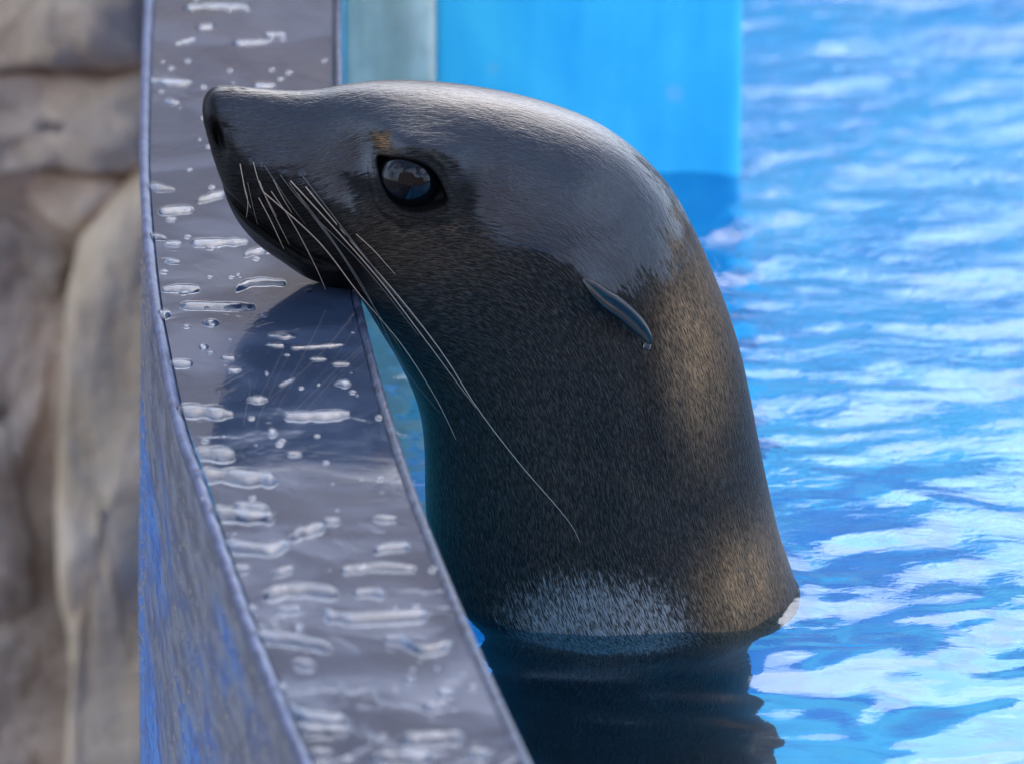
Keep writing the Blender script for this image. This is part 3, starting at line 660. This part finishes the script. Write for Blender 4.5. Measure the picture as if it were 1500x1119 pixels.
DROPS = [
 ([(268,12),(320,9),(367,11)],6,'long water streak nearest the far end of the ledge'), ([(287,42),(317,39)],5,'short drop under the farthest long streak on the ledge'), ([(253,66),(289,58)],5,'slanting drop near the far left edge of the ledge'),
 ([(339,64),(397,62)],5,'dim flat drop in the middle of the ledge before the post'), ([(386,51),(420,51)],5,'dim drop on the ledge nearest the concrete post'), ([(216,118),(283,122)],6,'long drop on the outer edge left of the sea lion nose'),
 ([(240,148),(264,152)],5,'small drop level with the nose tip on the outer side'), ([(369,127),(405,126)],5,'drop on the ledge just behind the bridge of the muzzle'), ([(212,272),(257,279)],6,'drop at the outer edge level with the mouth'),
 ([(287,296),(310,289),(330,285)],6,'slanting drop touching the outline of the chin'), ([(231,311),(262,308),(285,308)],6,'drop on the outer side joined below the slanting chin drop'), ([(242,322),(259,322)],4,'tiny drop under the joined outer drop'),
 ([(219,345),(244,350)],4,'thin drop at the outer edge left of the jaw'), ([(240,358),(266,358)],4,'small drop just below the thin outer edge drop'), ([(279,357),(320,356),(364,355)],6,'long straight drop left of the lower jaw'),
 ([(356,375),(374,369),(395,366)],5,'curved drop tucked close under the jaw'), ([(240,382),(264,385)],4,'small drop below the pair at the outer edge'), ([(236,425),(264,423),(294,425)],6,'drop on the outer side level with the chin contact'),
 ([(343,425),(373,414),(420,416)],6,'arched drop at the upper corner of the chin reflection'), ([(262,448),(322,450),(375,451)],6,'long drop running into the left side of the chin reflection'), ([(229,461),(251,461)],6,'dark bead on the outer lip below the chin level'),
 ([(296,474),(322,474)],5,'small oval bead below the long drop left of the reflection'), ([(391,493),(437,493)],5,'upper oval ring drop inside the head reflection'), ([(388,507),(420,507)],4,'oval drop below the upper ring in the reflection'),
 ([(425,511),(465,509),(505,505)],4,'thin wavy streak across the head reflection'), ([(453,527),(480,527)],4,'oval bead in the middle of the head reflection'), ([(485,534),(514,534)],4,'oval bead near the inner edge in the reflection'),
 ([(488,563),(516,563)],5,'lower oval bead by the inner edge in the reflection'), ([(291,509),(306,509)],4,'tiny bead left of the head reflection'), ([(243,533),(283,533)],6,'drop on the outer lip beside the reflected muzzle'),
 ([(323,525),(347,525)],4,'dark bead on the left border of the reflection'), ([(330,543),(356,543)],4,'bead just inside the left border of the reflection'), ([(360,587),(394,586)],5,'small bright drop in the reflected muzzle'),
 ([(408,566),(434,555)],3,'tiny slanting string of water in the reflection'), ([(415,611),(465,610),(514,607)],7,'long bright straight drop in the reflected head'), ([(391,635),(408,634)],6,'round bright bead under the long reflected drop'),
 ([(420,666),(443,666)],4,'small bead near the bottom of the reflection'), ([(257,601),(300,603),(343,608)],9,'fat finger of water from the outer lip beside the reflected nose'), ([(280,664),(315,665),(346,668)],10,'thick finger of water below the reflected nose tip'),
 ([(283,696),(345,698),(408,705)],11,'longest thick finger of water below the reflection'), ([(306,751),(355,755),(403,759)],10,'flat finger of water from the lip under the longest one'), ([(340,743),(397,747)],8,'oval ring of water on top of the flat finger'),
 ([(317,796),(360,803),(397,805),(425,797)],8,'wavy streak from the outer lip at mid ledge'), ([(420,790),(450,778),(477,773)],8,'rising streak joined to the wavy mid ledge streak'), ([(471,764),(500,764)],5,'small drop at the upper end of the rising streak'),
 ([(545,760),(582,761)],5,'small drop by the inner edge beside the neck'), ([(545,808),(575,802),(602,801)],6,'drop by the inner edge level with the rising streak'), ([(500,837),(551,831),(611,834)],6,'long thin drop beside the inner edge at mid ledge'),
 ([(337,834),(368,834)],5,'faint drop below the wavy streak near the lip'), ([(397,842),(431,834)],6,'short slanting drop in the middle below the wavy streak'), ([(383,874),(437,864),(497,871)],9,'broad arched streak of water across the ledge'),
 ([(517,871),(540,869),(565,872)],7,'rounded drop right of the broad arched streak'), ([(403,894),(443,894)],5,'small drop under the broad arched streak'), ([(471,900),(522,907),(628,902)],8,'longest wavy streak reaching the inner edge'),
 ([(368,931),(430,938),(488,951)],8,'sloping streak from the outer lip in the near part'), ([(562,937),(591,940),(620,954),(662,945)],7,'bent drop at the inner edge below the waterline'), ([(428,972),(463,976)],7,'plump drop below the sloping streak'),
 ([(400,1008),(423,1011)],8,'bead on the lip above the near curved streak'), ([(414,1031),(448,1051),(511,1057)],9,'curved streak from the lip near the bottom'), ([(431,1068),(511,1071)],8,'streak lying just under the near curved streak'),
 ([(594,995),(608,997)],5,'small round bead alone in the near part'), ([(640,1017),(665,1015)],6,'upper of two drops by the near inner edge'), ([(617,1038),(654,1035)],7,'lower of two drops by the near inner edge'),
 ([(580,1085),(630,1083),(680,1081)],9,'long thick drop near the bottom inner edge'), ([(542,1111),(637,1111)],9,'long drop cut by the bottom of the picture'), ([(448,1105),(488,1105)],8,'drop on the lip at the very bottom'),
 ([(682,1106),(717,1105)],8,'last drop at the bottom inner corner'), ([(297,733)],5,'bead on the lip above the flat finger'), ([(368,894)],7,'bead on the lip left of the arched streak'), ([(437,922)],6,'bead above the sloping streak'), ([(391,548)],3,'tiny speck in the upper reflection'),
]
for pts, hw, lab in DROPS:
    V, F, c = drop_mesh(pts, hw, 0.00042 * hw)
    o = mesh_obj('water_drop', V, F, M_drop); o.location = tuple(c)
    tag(o, lab, 'water drop', 'water drops on the wet ledge')
# beads too small to count: on the ledge top and clinging to its outer face
def bead(center, nrm, ta, tb, ra, rb, h):
    Vb = [center + nrm * h]
    for f, k in ((0.6, 0.7), (1.0, 0.0)):
        for a in np.linspace(0, 2 * np.pi, 8, endpoint=False): Vb.append(center + ta * (ra * f * math.cos(a)) + tb * (rb * f * math.sin(a)) + nrm * (h * k))
    Fb = [(0, 1 + i, 1 + (i + 1) % 8) for i in range(8)] + [(1 + i, 9 + i, 9 + (i + 1) % 8, 1 + (i + 1) % 8) for i in range(8)]
    return Vb, Fb
BV, BF = [], []
ex, ey, ez = np.eye(3)
for k in range(130):
    i = int(rng.uniform(15, 20 + NL + 2)); f = rng.uniform(0.08, 0.94); c = EL[i] + (ER[i] - EL[i]) * f; c = c + np.array([0, 0, 0.0004])
    r = rng.uniform(0.0007, 0.0026); v_, f_ = bead(c, ez, ex, ey, r * 1.3, r * 1.6, r * 0.5); o0 = len(BV); BV += v_; BF += [tuple(o0 + q for q in g_) for g_ in f_]
for k in range(1300):
    i = int(rng.uniform(70, 20 + NL + 8)); dz = 0.012 + 0.33 * rng.random() ** 1.2; n_ = -wdir[i]
    off = np.interp(dz, [0, 0.05, 0.3], [0.002, 0.001, -0.004]); c = EL[i] + wdir[i] * off; c = np.array([c[0], c[1], Z_LEDGE - dz])
    tan = np.array([-wdir[i][1], wdir[i][0], 0]); r = rng.uniform(0.0005, 0.0018)
    v_, f_ = bead(c, n_, tan, ez, r * 2.0, r * 1.6, r * 0.3); o0 = len(BV); BV += v_; BF += [tuple(o0 + q for q in g_) for g_ in f_]
tag(mesh_obj('water_beads', BV, BF, M_drop), kind='stuff')
# drop hanging from the ear tip
nu, nv = 16, 10
u = np.linspace(0, 2 * np.pi, nu, endpoint=False); v = np.linspace(0.03, np.pi - 0.03, nv); vv, uu = np.meshgrid(v, u, indexing='ij')
el_ = surf_lat(948, 455) + 20
pts = seal_pt(945 + 7 * np.sin(vv) * np.cos(uu), 460 - 6.5 * np.cos(vv) + 1.5, el_ + 6 * np.sin(vv) * np.sin(uu)); c = pts.reshape(-1, 3).mean(0)
o = mesh_obj('water_drop', pts.reshape(-1, 3) - c, [tuple(f) for f in grid_faces(nv, nu, True)], M_drop); o.location = tuple(c)
tag(o, 'single clear drop hanging from the tip of the ear', 'water drop')
